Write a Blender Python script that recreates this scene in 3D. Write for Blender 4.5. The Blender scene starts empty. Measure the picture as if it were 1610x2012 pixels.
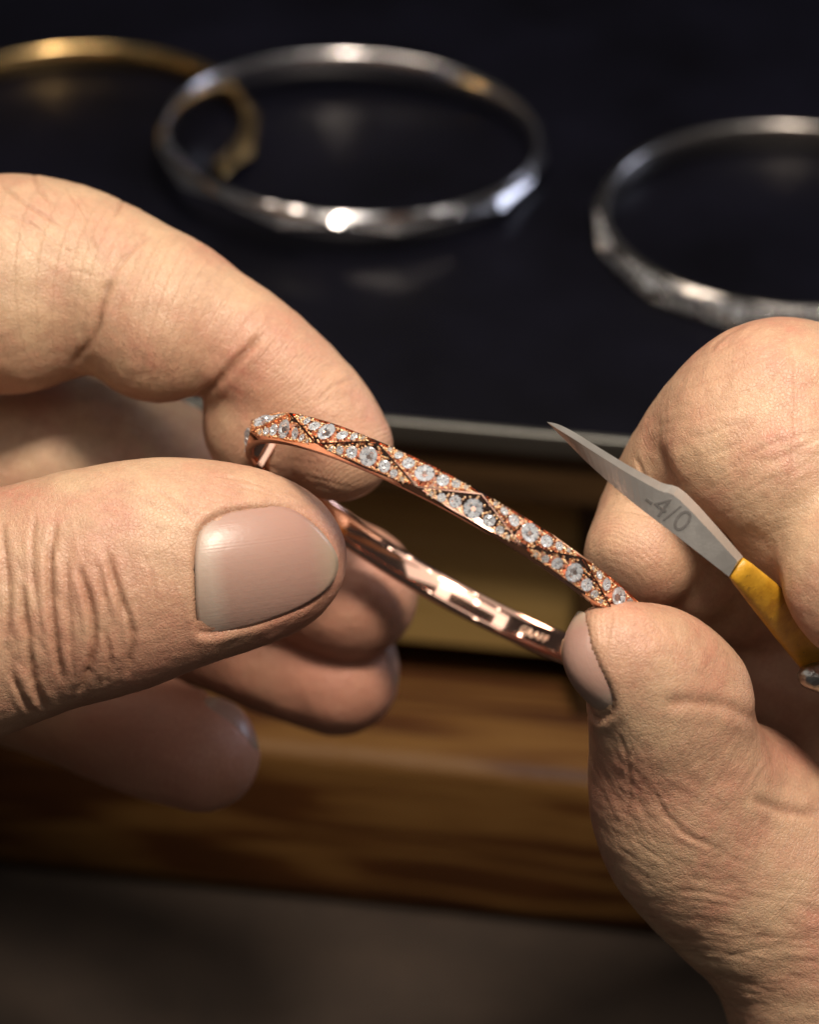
import bpy, bmesh, math, random
import numpy as np
from mathutils import Vector, Matrix
from mathutils.bvhtree import BVHTree
R = math.radians
MM = 0.001
random.seed(7)
rng = np.random.default_rng(7)
scene = bpy.context.scene
COL = scene.collection

# ------------------------------------------------------------------ camera
FPX, DIST, PITCH = 6975.0, 450.0, 35.0
H0 = 42.0
FWD = np.array([0, math.cos(R(PITCH)), -math.sin(R(PITCH))])
UP = np.array([0, math.sin(R(PITCH)), math.cos(R(PITCH))])
RT = np.array([1.0, 0, 0])
ORG = np.array([0, 0, H0])

def c2w(p):
    """view-aligned millimetres (right, up, toward the viewer) -> world metres"""
    p = np.asarray(p, dtype=float)
    return (ORG + p[..., 0:1]*RT + p[..., 1:2]*UP - p[..., 2:3]*FWD) * MM
def c2wd(d):
    d = np.asarray(d, dtype=float)
    return d[0]*RT + d[1]*UP - d[2]*FWD
def C(px, py, dz=0.0):
    d = DIST - dz
    return np.array([(px-805)/FPX*d, (1006-py)/FPX*d, dz])
def rmm(r, dz=0.0):
    return r/FPX*(DIST-dz)

cam_d = bpy.data.cameras.new('camera')
cam = bpy.data.objects.new('camera', cam_d); COL.objects.link(cam)
cam.location = c2w(np.array([0, 0, DIST]))
cam.rotation_euler = (R(90-PITCH), 0, 0)
cam_d.sensor_fit = 'HORIZONTAL'; cam_d.sensor_width = 36
cam_d.lens = 36*FPX/1610
cam_d.clip_start = 0.01; cam_d.clip_end = 20
cam_d.dof.use_dof = True
cam_d.dof.focus_distance = (DIST-12)*MM
cam_d.dof.aperture_fstop = 18
cam_d.dof.aperture_blades = 9
scene.camera = cam

# ------------------------------------------------------------------ world, lamps, exposure
world = bpy.data.worlds.new('World'); scene.world = world
world.use_nodes = True
bg = world.node_tree.nodes['Background']
bg.inputs[0].default_value = (0.95, 0.88, 0.86, 1); bg.inputs[1].default_value = 0.035
scene.view_settings.view_transform = 'Standard'
scene.view_settings.look = 'None'
scene.view_settings.exposure = 0.0
scene.view_settings.gamma = 1.0
scene.cycles.use_denoising = True
try: scene.cycles.denoiser = 'OPENIMAGEDENOISE'
except Exception: pass
scene.cycles.max_bounces = 10
scene.cycles.transmission_bounces = 8
scene.cycles.sample_clamp_indirect = 12
scene.cycles.caustics_reflective = True
scene.cycles.caustics_refractive = True

def area(name, cpos, ctgt, sx, sy, power, color):
    """rectangular studio lamp; positions in view-aligned mm"""
    ld = bpy.data.lights.new(name, 'AREA'); ld.shape = 'RECTANGLE'
    ld.size = sx*MM; ld.size_y = sy*MM; ld.energy = power; ld.color = color
    o = bpy.data.objects.new(name, ld); COL.objects.link(o)
    p = Vector(c2w(np.array(cpos, float))); t = Vector(c2w(np.array(ctgt, float)))
    o.location = p
    o.rotation_euler = (t-p).to_track_quat('-Z', 'Y').to_euler()
    return o
WARM = (1.0, 0.85, 0.71); NEUT = (1.0, 0.95, 0.9); COOL = (0.72, 0.78, 1.0)
area('key_lamp', (75, 262, 340), (10, -10, 0), 80, 60, 3.0, WARM)
area('top_lamp', (-60, 405, 60), (-10, -10, 0), 110, 75, 0.6, WARM)
area('overhead_fill', (60, 620, 260), (0, 0, 0), 520, 360, 0.35, NEUT)  # broad overhead fill, added so stone facets and gold beads pick up light
area('cool_side_lamp', (380, 205, -174), (-50, 60, -160), 130, 90, 0.42, COOL)  # cool side light placed to put highlights on the resting bangles
# rectangular frame lamp above the lens (four tubes)
fc = np.array([-62.0, 165.0, 330.0])
fz = (np.array([0, 0, -20.0]) - fc); fz /= np.linalg.norm(fz)
fx = np.array([math.cos(R(30)), -math.sin(R(30)), 0.0]); fx -= fz*(fx@fz); fx /= np.linalg.norm(fx)   # hangs parallel to the held bangle
fy = np.cross(fx, fz)
for (ox, oy, sx, sy) in ((0, 80, 236, 30), (0, -80, 236, 30), (-96, 0, 44, 128), (96, 0, 44, 128)):
    p = fc + fx*ox + fy*oy
    o = area('frame_tube_lamp', p, p+fz*10, sx, sy, 0.036*sx*sy/5980, NEUT)
    # keep the tubes square with each other
    m = Matrix((c2wd(fx).tolist(), c2wd(fy).tolist(), (-c2wd(fz)).tolist())).transposed()
    o.rotation_euler = m.to_euler()

o = area('reflection_fill', fc-fz*45+np.array([225, 90, 0]), (0, 0, 0), 260, 300, 0.28, NEUT)  # soft fill panel added to brighten the gold's reflections and the stones
# small unseen lights added round the work so the cut stones flash
for (lx, ly, lz) in ((-210, 260, 260), (160, 240, 300), (240, 120, 290), (-150, 60, 350), (60, 330, 210), (-60, 310, 260), (250, 300, 120), (-260, 200, 120), (20, 60, 400), (150, 30, 370), (-30, 250, 330), (210, 210, 210)):
    area('sparkle_lamp', (lx, ly, lz), (0, 0, 10), 13, 13, 0.015, (1, 0.96, 0.92))

# ------------------------------------------------------------------ helpers
def link(o):
    COL.objects.link(o); return o
def mesh_obj(name, verts, faces, mat=None, parent=None, smooth=False):
    me = bpy.data.meshes.new(name)
    me.from_pydata([tuple(v) for v in verts], [], [tuple(f) for f in faces])
    if smooth is True: me.polygons.foreach_set('use_smooth', [True]*len(me.polygons))
    elif smooth is not False: me.polygons.foreach_set('use_smooth', list(smooth))
    if mat: me.materials.append(mat)
    o = link(bpy.data.objects.new(name, me))
    if parent: o.parent = parent
    return o
def empty(name, loc=(0, 0, 0)):
    o = link(bpy.data.objects.new(name, None)); o.location = loc; o.empty_display_size = 0.01
    return o
def tag(o, label=None, cat=None, group=None, kind=None):
    if label: o['label'] = label
    if cat: o['category'] = cat
    if group: o['group'] = group
    if kind: o['kind'] = kind
    return o

class NT:
    def __init__(self, name):
        self.m = bpy.data.materials.new(name); self.m.use_nodes = True
        self.t = self.m.node_tree; self.b = self.t.nodes['Principled BSDF']
        self.out = self.t.nodes['Material Output']
    def n(self, typ, **kw):
        nd = self.t.nodes.new('ShaderNode'+typ)
        for k, v in kw.items():
            if k.startswith('i_'):
                key = k[2:]
                key = int(key) if key.isdigit() else key.replace('_', ' ')
                nd.inputs[key].default_value = v
            else: setattr(nd, k, v)
        return nd
    def l(self, a, b): self.t.links.new(a, b)
    def coords(self, scale=1000.0, rot=(0, 0, 0), mscale=(1, 1, 1)):
        tc = self.n('TexCoord'); mp = self.n('Mapping')
        mp.inputs['Scale'].default_value = tuple(scale*s for s in mscale)
        mp.inputs['Rotation'].default_value = rot
        self.l(tc.outputs['Object'], mp.inputs['Vector'])
        return mp.outputs['Vector']
    def noise(self, vec, scale, detail=4, rough=0.55, dist=0.0):
        n = self.n('TexNoise'); n.inputs['Scale'].default_value = scale
        n.inputs['Detail'].default_value = detail; n.inputs['Roughness'].default_value = rough
        n.inputs['Distortion'].default_value = dist
        self.l(vec, n.inputs['Vector']); return n.outputs['Fac']
    def ramp(self, fac, stops):
        r = self.n('ValToRGB'); el = r.color_ramp.elements
        while len(el) > 1: el.remove(el[-1])
        el[0].position = stops[0][0]; el[0].color = tuple(stops[0][1])+(1,)
        for p, c in stops[1:]:
            e = el.new(p); e.color = tuple(c)+(1,)
        self.l(fac, r.inputs['Fac']); return r.outputs['Color']
    def mix(self, fac, a, b, mode='MIX'):
        m = self.n('Mix'); m.data_type = 'RGBA'; m.blend_type = mode
        for s, v in ((m.inputs[0], fac), (m.inputs[6], a), (m.inputs[7], b)):
            if hasattr(v, 'is_linked'): self.l(v, s)
            elif isinstance(v, (int, float)): s.default_value = v
            else: s.default_value = tuple(v)+(1,)
        return m.outputs[2]
    def math(self, op, a, b=None, c=None):
        m = self.n('Math'); m.operation = op
        for i, v in enumerate((a, b, c)):
            if v is None: continue
            if hasattr(v, 'is_linked'): self.l(v, m.inputs[i])
            else: m.inputs[i].default_value = v
        return m.outputs[0]
    def bump(self, h, dist, strength=1.0, prev=None):
        b = self.n('Bump'); b.inputs['Distance'].default_value = dist
        b.inputs['Strength'].default_value = strength
        self.l(h, b.inputs['Height'])
        if prev is not None: self.l(prev, b.inputs['Normal'])
        return b.outputs['Normal']
    def set(self, **kw):
        for k, v in kw.items():
            s = self.b.inputs[k.replace('_', ' ')]
            if hasattr(v, 'is_linked'): self.l(v, s)
            else: s.default_value = v

def attr(nt, name):
    a = nt.n('Attribute'); a.attribute_name = name
    return a
def make_skin(name, base, red, dark, ridge=0.05):
    t = NT(name); v = t.coords()
    n1 = t.noise(v, 0.11, 4, 0.6); n2 = t.noise(v, 0.45, 5, 0.6); n3 = t.noise(v, 2.2, 4, 0.6)
    c = t.mix(t.math('MULTIPLY', t.math('SMOOTH_MAX', t.math('SUBTRACT', n1, 0.40), 0.0, 0.05), 3.2), base, red)
    c = t.mix(t.math('SMOOTH_MIN', t.math('MULTIPLY', t.math('SUBTRACT', n2, 0.42), 2.2), 1.0, 0.1), c, tuple(x*0.8 for x in base))
    fl = attr(t, 'flush')   # skin blood colour at the tips and joints
    c = t.mix(fl.outputs['Fac'], c, red)
    cr = attr(t, 'crease')  # darker skin colour along folds and nail edges
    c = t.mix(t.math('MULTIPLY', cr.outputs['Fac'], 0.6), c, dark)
    c = t.mix(t.math('MULTIPLY', t.math('SUBTRACT', n3, 0.46), 0.8), c, tuple(min(1, x*1.5) for x in base))
    # fine relief: skin cells + ridges along the finger
    vo = t.n('TexVoronoi'); vo.feature = 'DISTANCE_TO_EDGE'; vo.inputs['Scale'].default_value = 2.1
    w = t.n('TexNoise'); w.inputs['Scale'].default_value = 0.8; w.inputs['Detail'].default_value = 3; t.l(v, w.inputs['Vector'])
    vm = t.n('VectorMath'); vm.operation = 'MULTIPLY_ADD'
    t.l(w.outputs['Color'], vm.inputs[0]); vm.inputs[1].default_value = (0.7, 0.7, 0.7); t.l(v, vm.inputs[2])
    t.l(vm.outputs[0], vo.inputs['Vector'])
    cell = t.math('MINIMUM', t.math('MULTIPLY', vo.outputs['Distance'], 3.0), 0.45)
    al = attr(t, 'along').outputs['Fac']
    wob = t.math('MULTIPLY', t.noise(v, 0.13, 2, 0.5), 2.6)
    ph = t.math('MULTIPLY', t.math('ADD', al, wob), 2*math.pi/0.52)
    rid = t.math('MULTIPLY', t.math('SINE', ph), 0.5)
    ridm = t.math('MULTIPLY', rid, attr(t, 'pad').outputs['Fac'])
    nb = t.bump(cell, 0.00014, 0.5)
    nb = t.bump(ridm, 0.00008, 0.4, nb)
    nb = t.bump(t.noise(v, 3.6, 4, 0.65), 0.00010, 0.7, nb)
    nb = t.bump(t.noise(v, 0.7, 3, 0.5, 1.0), 0.0003, 0.2, nb)
    rough = t.math('MULTIPLY_ADD', n2, 0.3, 0.24)
    t.set(Base_Color=c, Normal=nb, Roughness=rough, Subsurface_Weight=0.12, Subsurface_Scale=0.0012, Specular_IOR_Level=0.5)
    t.b.inputs['Subsurface Radius'].default_value = (1.0, 0.35, 0.2)
    return t.m
def make_nail():
    t = NT('fingernail'); v = t.coords()
    n1 = t.noise(v, 0.12, 3, 0.5)
    uv = attr(t, 'nail_len').outputs['Fac']; vv = attr(t, 'nail_wid').outputs['Fac']
    c = t.ramp(uv, [(0.0, (0.43, 0.33, 0.255)), (0.13, (0.46, 0.36, 0.29)), (0.24, (0.38, 0.235, 0.185)), (0.8, (0.37, 0.21, 0.165)), (0.93, (0.38, 0.28, 0.205)), (1.0, (0.33, 0.28, 0.19))])
    c = t.mix(t.math('MULTIPLY', n1, 0.6), c, (0.27, 0.19, 0.155))
    st = t.n('TexNoise'); st.noise_dimensions = '1D'; st.inputs['Scale'].default_value = 34; st.inputs['Detail'].default_value = 3
    t.l(vv, st.inputs['W'])
    nb = t.bump(st.outputs['Fac'], 0.00006, 0.25)
    nb = t.bump(t.noise(v, 1.2, 3), 0.00015, 0.25, nb)
    t.set(Base_Color=c, Normal=nb, Roughness=0.35, Subsurface_Weight=0.12, Subsurface_Scale=0.001, Specular_IOR_Level=0.45)
    return t.m
def make_metal(name, col, rough, bump=0.0, rough_var=0.06):
    t = NT(name); v = t.coords()
    n = t.noise(v, 0.9, 4, 0.6)
    t.set(Base_Color=col+(1,), Metallic=1.0, Roughness=t.math('MULTIPLY_ADD', n, rough_var, rough))
    if bump:
        t.set(Normal=t.bump(t.noise(v, 1.6, 2), bump, 0.5))
    return t.m
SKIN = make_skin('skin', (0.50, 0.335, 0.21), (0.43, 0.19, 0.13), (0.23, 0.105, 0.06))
NAIL = make_nail()
ROSE = make_metal('polished_rose_gold', (0.95, 0.57, 0.42), 0.05, 0, 0.04)
ROSE_BED = make_metal('rose_gold_bead_setting', (1.0, 0.74, 0.45), 0.25)
WHITE_GOLD = make_metal('polished_white_gold', (0.84, 0.82, 0.82), 0.15)
YELLOW_GOLD = make_metal('polished_yellow_gold', (0.83, 0.58, 0.26), 0.18)
def make_diamond():
    t = NT('diamond')
    t.set(Base_Color=(1, 1, 1, 1), Roughness=0.0, IOR=1.8, Transmission_Weight=1.0)
    g2 = t.n('BsdfDiffuse'); g2.inputs['Color'].default_value = (0.93, 0.94, 0.97, 1)
    mx = t.n('MixShader'); mx.inputs[0].default_value = 0.07
    t.l(t.b.outputs[0], mx.inputs[1]); t.l(g2.outputs[0], mx.inputs[2]); t.l(mx.outputs[0], t.out.inputs['Surface'])
    p = NT('diamond_pavilion')
    p.set(Base_Color=(0.90, 0.95, 1.0, 1), Metallic=1.0, Roughness=0.10)
    q = NT('diamond_painted_flash')  # whitened facets: the stone's flash painted into part of the pavilion
    pd = q.n('BsdfDiffuse'); pd.inputs['Color'].default_value = (0.90, 0.95, 1.0, 1)
    pm = q.n('MixShader'); pm.inputs[0].default_value = 0.75
    q.set(Base_Color=(0.95, 0.97, 1.0, 1), Metallic=1.0, Roughness=0.2)
    q.l(q.b.outputs[0], pm.inputs[1]); q.l(pd.outputs[0], pm.inputs[2]); q.l(pm.outputs[0], q.out.inputs['Surface'])
    return t.m, p.m, q.m
DIAMOND, PAVILION, PAINTED_FLASH = make_diamond()

# ------------------------------------------------------------------ bangles
class Oval:
    def __init__(s, a, b):
        s.a, s.b = a, b
        n = 4000
        th = np.linspace(0, 2*np.pi, n+1)
        p = np.stack([a*np.cos(th), b*np.sin(th)], 1)
        s.L = np.concatenate([[0], np.cumsum(np.linalg.norm(np.diff(p, axis=0), axis=1))])
        s.th = th; s.P = s.L[-1]
    def at(s, u, off=0.0):
        """point of the oval at arc length u (0 at +x, growing toward +y), offset outward"""
        th = np.interp(np.mod(u, s.P), s.L, s.th)
        nx, ny = s.b*math.cos(th), s.a*math.sin(th); l = math.hypot(nx, ny)
        return np.array([s.a*math.cos(th)+nx/l*off, s.b*math.sin(th)+ny/l*off])

def brilliant(n=8):
    """round brilliant of diameter 1, table up (+z), girdle at z=0; flash painted as mirror and white pavilion facets under a clear crown"""
    V = []; F = []; MI = []
    def ring(r, z, ph, m=n):
        i0 = len(V)
        for k in range(m):
            a = 2*math.pi*(k+ph)/m; V.append((r*math.cos(a), r*math.sin(a), z))
        return list(range(i0, i0+m))
    t = ring(0.27, 0.17, 0); s = ring(0.39, 0.11, 0.5); g = ring(0.5, 0.012, 0, 2*n); g2 = ring(0.5, -0.012, 0, 2*n)
    q = ring(0.25, -0.18, 0.5); cu = len(V); V.append((0, 0, -0.30))
    def f(*ids, m=0): F.append(ids); MI.append(m)
    f(*t)
    for k in range(n):
        k1 = (k+1) % n
        f(t[k], s[k], t[k1]); f(t[k], g[2*k], s[k]); f(t[k], s[k-1], g[2*k])
        f(s[k], g[2*k], g[2*k+1]); f(s[k], g[2*k+1], g[(2*k+2) % (2*n)])
        f(g2[2*k], q[k], g2[2*k+1], m=2); f(g2[2*k+1], q[k], g2[(2*k+2) % (2*n)], m=1)
        f(g2[2*k], q[k-1], q[k], m=2); f(q[k], cu, q[k1], m=1 if k % 2 else 2)
    for k in range(2*n):
        k1 = (k+1) % (2*n); f(g[k], g2[k], g2[k1], g[k1])
    me = bpy.data.meshes.new('diamond'); me.from_pydata(V, [], F)
    me.polygons.foreach_set('material_index', MI)
    bm = bmesh.new(); bm.from_mesh(me); bmesh.ops.recalc_face_normals(bm, faces=bm.faces); bm.to_mesh(me); bm.free()
    me.materials.append(DIAMOND); me.materials.append(PAVILION); me.materials.append(PAINTED_FLASH)
    return me
STONE = brilliant()
def ico_arrays():
    bm = bmesh.new(); bmesh.ops.create_icosphere(bm, subdivisions=1, radius=1)
    v = np.array([x.co[:] for x in bm.verts]); f = [[w.index for w in q.verts] for q in bm.faces]; bm.free()
    return v, f
ICO_V, ICO_F = ico_arrays()

def make_bangle(name, mat, bed_mat, a, b, nper, phase, frame, pave=(), wt=1.75, we=2.2, thick=2.2, gap=None, seed=1, stones=True, rim=1.15, conv=0.05):
    """frame: (origin, e1, e2, e3) in world metres/units; e3 is the band's width axis. mm inside."""
    O, e1, e2, e3 = [np.array(x, float) for x in frame]
    ov = Oval(a, b); p = ov.P/nper
    rr = random.Random(seed)
    root = empty(name, (0, 0, 0))
    M = Matrix(((e1[0], e2[0], e3[0], O[0]), (e1[1], e2[1], e3[1], O[1]), (e1[2], e2[2], e3[2], O[2]), (0, 0, 0, 1)))
    root.matrix_world = M
    V = []; F = []; SM = []
    def av(pt): V.append((pt[0]*MM, pt[1]*MM, pt[2]*MM)); return len(V)-1
    def P3(u, off, w): q = ov.at(u, off); return np.array([q[0], q[1], w])
    def T(k): return P3(phase+k*p, 0, wt)
    def B(k): return P3(phase+(k+0.5)*p, 0, -wt)
    NS = 16
    beads = []; diamonds = []
    # list of triangular facets: (start, apex, end, side, index)
    lo = 0 if gap is None else gap[0]; hi = nper if gap is None else gap[1]
    for k in range(lo, hi):
        tris = [(T(k), B(k), T(k+1), 1, ('T', k)), (B(k), T(k+1), B(k+1), -1, ('B', k))]
        for (A, Z, E, sg, key) in tris:
            out = []
            lens = []
            for i in range(NS+1):
                t = i/NS
                q = A*(1-t)+E*t; q[2] += sg*(we-wt)*0.95*math.sin(math.pi*t)**0.8
                lens.append(q)
            nz = NS//2
            zig = [A*(1-i/nz)+Z*(i/nz) for i in range(nz+1)] + [Z*(1-i/nz)+E*(i/nz) for i in range(1, nz+1)]
            nrm = np.cross(E-A, Z-A); nrm /= np.linalg.norm(nrm)
            mid = (A+E+Z)/3
            if np.dot(nrm[:2], mid[:2]) < 0: nrm = -nrm
            # outline loop: lens A->E then zig back E->A
            loop = lens + zig[::-1][1:-1]
            cen = sum(loop)/len(loop)
            lid = [av(q) for q in loop]
            isp = key in pave
            def addf(ids, n_ref=nrm):
                pts = [np.array(V[i]) for i in ids]
                nn = np.cross(pts[1]-pts[0], pts[2]-pts[1])
                if np.linalg.norm(nn) < 1e-15 and len(pts) > 3: nn = np.cross(pts[2]-pts[1], pts[3]-pts[2])
                if np.dot(nn, n_ref) < 0: ids = ids[::-1]
                F.append(tuple(ids)); SM.append(False)
            if not isp:
                ci = av(cen + nrm*0.02)
                for i in range(len(lid)): addf([lid[i], lid[(i+1) % len(lid)], ci])
            else:
                # raised rim, recessed bed
                def inset(d):
                    res = []
                    n = len(loop)
                    for i in range(n):
                        a_, b_, c_ = loop[i-1], loop[i], loop[(i+1) % n]
                        d1 = b_-a_; d2 = c_-b_
                        m1 = np.cross(nrm, d1); m1 /= np.linalg.norm(m1)+1e-9
                        m2 = np.cross(nrm, d2); m2 /= np.linalg.norm(m2)+1e-9
                        if np.dot(m1, cen-b_) < 0: m1 = -m1
                        if np.dot(m2, cen-b_) < 0: m2 = -m2
                        m = m1+m2; den = 1+np.dot(m1, m2)
                        off = m/max(den, 0.25)
                        if np.linalg.norm(off) > 2.2: off *= 2.2/np.linalg.norm(off)
                        res.append(b_+off*d)
                    return res
                l1 = inset(0.09); l2 = inset(0.12)
                l1 = [q+nrm*0.035 for q in l1]; l2 = [q-nrm*0.40 for q in l2]
                i1 = [av(q) for q in l1]; i2 = [av(q) for q in l2]; n = len(lid)
                for i in range(n):
                    j = (i+1) % n
                    addf([lid[i], lid[j], i1[j], i1[i]]); F_n = len(F)
                    addf([i1[i], i1[j], i2[j], i2[i]])
                ci = av(cen-nrm*0.40)
                for i in range(n): addf([i2[i], i2[(i+1) % n], ci])
                # local frame for stones
                X = E-A; L = np.linalg.norm(X); X /= L
                Y = (Z-(A+E)/2); Y -= X*np.dot(Y, X); hgt = np.linalg.norm(Y); Y /= hgt
                M0 = (A+E)/2
                apx = np.dot(Z-M0, X)
                lay = [(0.0, 1.20, 2.5), (-2.35, 0.85, 1.6), (2.35, 0.85, 1.6), (-3.95, 0.42, 1.15), (3.95, 0.42, 1.15), (-5.25, 0.16, 0.62), (5.25, 0.16, 0.62)]
                sc = L/14.6
                for (sx, sy, dm) in lay:
                    x = sx*sc + rr.uniform(-.05, .05)
                    ctr = M0 + X*(x+apx*sy/hgt) + Y*(sy*hgt/3.5)
                    zoff = 0.20 if dm > 2 else (0.06 if dm > 0.7 else -0.02)
                    diamonds.append((ctr+nrm*zoff, X, Y, nrm, dm*0.97, rr.uniform(0, 6.28), rr.uniform(-.2, .2), rr.uniform(-.2, .2)))
                    # prong beads at four corners of each stone
                    for qx in (-1, 1):
                        for qy in (-1, 1):
                            beads.append((ctr + X*qx*(dm*0.36+0.10) + Y*qy*(dm*0.36+0.10) - nrm*0.03, 0.15+0.02*rr.random()))
                for sx in (-6.0, 6.0, -5.7, 5.7, -4.75, 4.75):
                    beads.append((M0+X*sx*sc+Y*rr.uniform(0.05, 0.4)-nrm*0.05, 0.17))
                # bright-cut grain between the stones
                mine = [(c_, d_) for (c_, _x, _y, _n, d_, _a, _b, _c) in diamonds[-7:]]
                for _ in range(110):
                    tt = rr.random(); ss_ = rr.uniform(0.06, 0.94)
                    half = hgt*(1-abs(2*tt-1))
                    pt = A*(1-tt)+E*tt + Y*half*ss_
                    if half*min(ss_, 1-ss_) < 0.16: continue
                    if any(np.linalg.norm(pt-c_) < d_*0.5+0.02 for c_, d_ in mine): continue
                    beads.append((pt-nrm*0.20, 0.13+0.04*rr.random()))
                # milgrain along the curved rim
                ml = inset(0.36)
                tot = []
                for i in range(NS):
                    for f_ in (0, .33, .66):
                        tot.append(ml[i]*(1-f_)+ml[i+1]*f_)
                for q in tot[3:-3]: beads.append((q-nrm*0.12, 0.10+0.015*rr.random()))
            # bevel strip from lens to the rim edge (rim edge runs on the oval)
            u0 = phase + (k if sg > 0 else k+0.5)*p
            prev = None
            for i in range(NS+1):
                u = u0+p*i/NS
                e = av(P3(u, -rim, sg*we))
                if prev is not None:
                    ids = [lid[i-1], lid[i], e, prev]
                    nref = np.array([mid[0], mid[1], sg*8.0])
                    addf(ids, nref/np.linalg.norm(nref))
                prev = e
    # rim + inner surface, continuous
    NC = nper*16 if gap is None else (hi-lo)*16
    prof = [(-rim, we), (-thick+0.42, we+0.03), (-thick+0.16, we-0.02), (-thick, we-0.28), (-thick-conv*0.75, we*0.5), (-thick-conv, 0), (-thick-conv*0.75, -we*0.5), (-thick, -we+0.28), (-thick+0.16, -we+0.02), (-thick+0.42, -we-0.03), (-rim, -we)]
    for half in (1,):
        us = [phase+lo*p+p*i/16 for i in range(NC+1)]
        # lower edge is shifted by half a period where the bangle is open
        rings = [[av(P3(u, o_, w_)) for (o_, w_) in prof] for u in us]
        for i in range(NC):
            for j in range(len(prof)-1):
                F.append((rings[i][j], rings[i+1][j], rings[i+1][j+1], rings[i][j+1])); SM.append(True)
        if gap is not None:
            for r_, rev in ((rings[0], 1), (rings[-1], 0)):
                ids = list(r_)
                F.append(tuple(ids if rev else ids[::-1])); SM.append(False)
            # close the outer side at the open ends
            c0 = [av(P3(us[0], 0, wt)), av(P3(us[0], -0.2, -we))]
            F.append((rings[0][0], c0[0], c0[1], rings[0][-1])); SM.append(False)
            c1 = [av(P3(us[-1], 0, wt)), av(P3(us[-1]+p*0.5, 0, -wt))]
            F.append((rings[-1][0], c1[0], c1[1], rings[-1][-1])); SM.append(False)
    band = mesh_obj('band', V, F, mat, root, SM)
    if beads and bed_mat:
        BV = []; BF = []
        for (c, r) in beads:
            o = len(BV); BV += [tuple((c+q*r)*MM) for q in ICO_V]; BF += [tuple(i+o for i in f) for f in ICO_F]
        bo = mesh_obj('bead_setting', BV, BF, bed_mat, root, True); bo['kind'] = 'stuff'
    if stones:
        for (c, X, Y, N, dm, ang, tx, ty) in diamonds:
            o = bpy.data.objects.new('diamond', STONE); link(o); o.parent = root
            Yr = np.cross(N, X)
            m3 = Matrix((X.tolist(), Yr.tolist(), N.tolist())).transposed() @ Matrix.Rotation(ang, 3, 'Z')
            m3 = Matrix.Rotation(tx, 3, Vector(X)) @ Matrix.Rotation(ty, 3, Vector(Yr)) @ m3
            m4 = m3.to_4x4() @ Matrix.Scale(dm*MM, 4)
            m4.translation = Vector(c*MM)
            o.matrix_local = m4
    return root, ov, p

# the held bangle
TAU, E1A, YAW = 13.35, 30.0, 4.2
perp = np.array([math.sin(R(E1A)), math.cos(R(E1A)), 0])
e1i = np.array([math.cos(R(E1A)), -math.sin(R(E1A)), 0]); zc = np.array([0, 0, 1.0])
e2 = perp*math.sin(R(TAU)) + zc*math.cos(R(TAU))
wv = perp*math.cos(R(TAU)) - zc*math.sin(R(TAU))       # width axis, image-up
# turn about the width axis so that the far end comes nearer
e1 = e1i*math.cos(R(YAW)) + e2*math.sin(R(YAW)); e2 = e2*math.cos(R(YAW)) - e1i*math.sin(R(YAW))
HB_C = C(894, 1079, 0)
hframe = (c2w(HB_C), c2wd(e1), c2wd(e2), c2wd(wv))
NPER = 12
_ov = Oval(30.6, 25.85)
_p = _ov.P/NPER
PH = _ov.P/4 - 1.0          # a T vertex close to the middle of the near arc
pave = set()
for k in range(-3, 6):
    pave.add(('T', k % NPER)); pave.add(('B', k % NPER))
held, OV, PP = make_bangle('bangle', ROSE, ROSE_BED, 30.6, 25.85, NPER, PH, hframe, pave=pave, seed=3, wt=1.52, we=1.98, conv=0.08)
tag(held, 'rose gold bangle set with round diamonds held up between both hands', 'bangle')
# engraved word on the inside of the far arc
def engraving(parent, ov, word, s0, size, off, mat):
    cu = bpy.data.curves.new('engraving', 'FONT'); cu.body = word; cu.size = size; cu.extrude = 0.0; cu.space_character = 1.12; cu.offset = 0.02
    to = bpy.data.objects.new('tmp', cu); link(to)
    dg = bpy.context.evaluated_depsgraph_get(); me = bpy.data.meshes.new_from_object(to.evaluated_get(dg))
    bpy.data.objects.remove(to)
    bm = bmesh.new(); bm.from_mesh(me)
    bmesh.ops.subdivide_edges(bm, edges=[e for e in bm.edges if e.calc_length() > 0.3], cuts=2)
    r = bmesh.ops.extrude_face_region(bm, geom=bm.faces[:])
    for v in [g for g in r['geom'] if isinstance(g, bmesh.types.BMVert)]: v.co.z += 0.07
    for v in bm.verts:
        q = ov.at(s0+v.co.x, off-v.co.z)
        v.co = Vector((q[0]*MM, q[1]*MM, (v.co.y-size*0.34)*MM))
    bmesh.ops.recalc_face_normals(bm, faces=bm.faces)
    me2 = bpy.data.meshes.new('engraving'); bm.to_mesh(me2); bm.free(); me2.materials.append(mat)
    o = link(bpy.data.objects.new('engraving', me2)); o.parent = parent
    return o
engraving(held, OV, 'GRAFF', OV.P*0.75+12.6, 1.45, -2.27, make_metal('engraved_letters', (0.98, 0.68, 0.50), 0.35))
# clasp tongue housing on the inside at the far left end
def clasp():
    V = []; F = []
    for (s0, s1) in ((OV.P*0.5+1.0, OV.P*0.5+2.6), (OV.P*0.5+5.4, OV.P*0.5+6.6)):
        o = len(V)
        for s_, of in ((s0, -2.2), (s0+0.3, -2.9), (s1-0.3, -2.9), (s1, -2.2)):
            q = OV.at(s_, of)
            for w in (-1.7, 1.7): V.append((q[0]*MM, q[1]*MM, w*MM))
        for i in range(3): F.append((o+2*i, o+2*i+1, o+2*i+3, o+2*i+2))
        F.append((o, o+2, o+4, o+6)); F.append((o+1, o+3, o+5, o+7))
    return mesh_obj('clasp', V, F, ROSE, held)
clasp()

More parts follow.
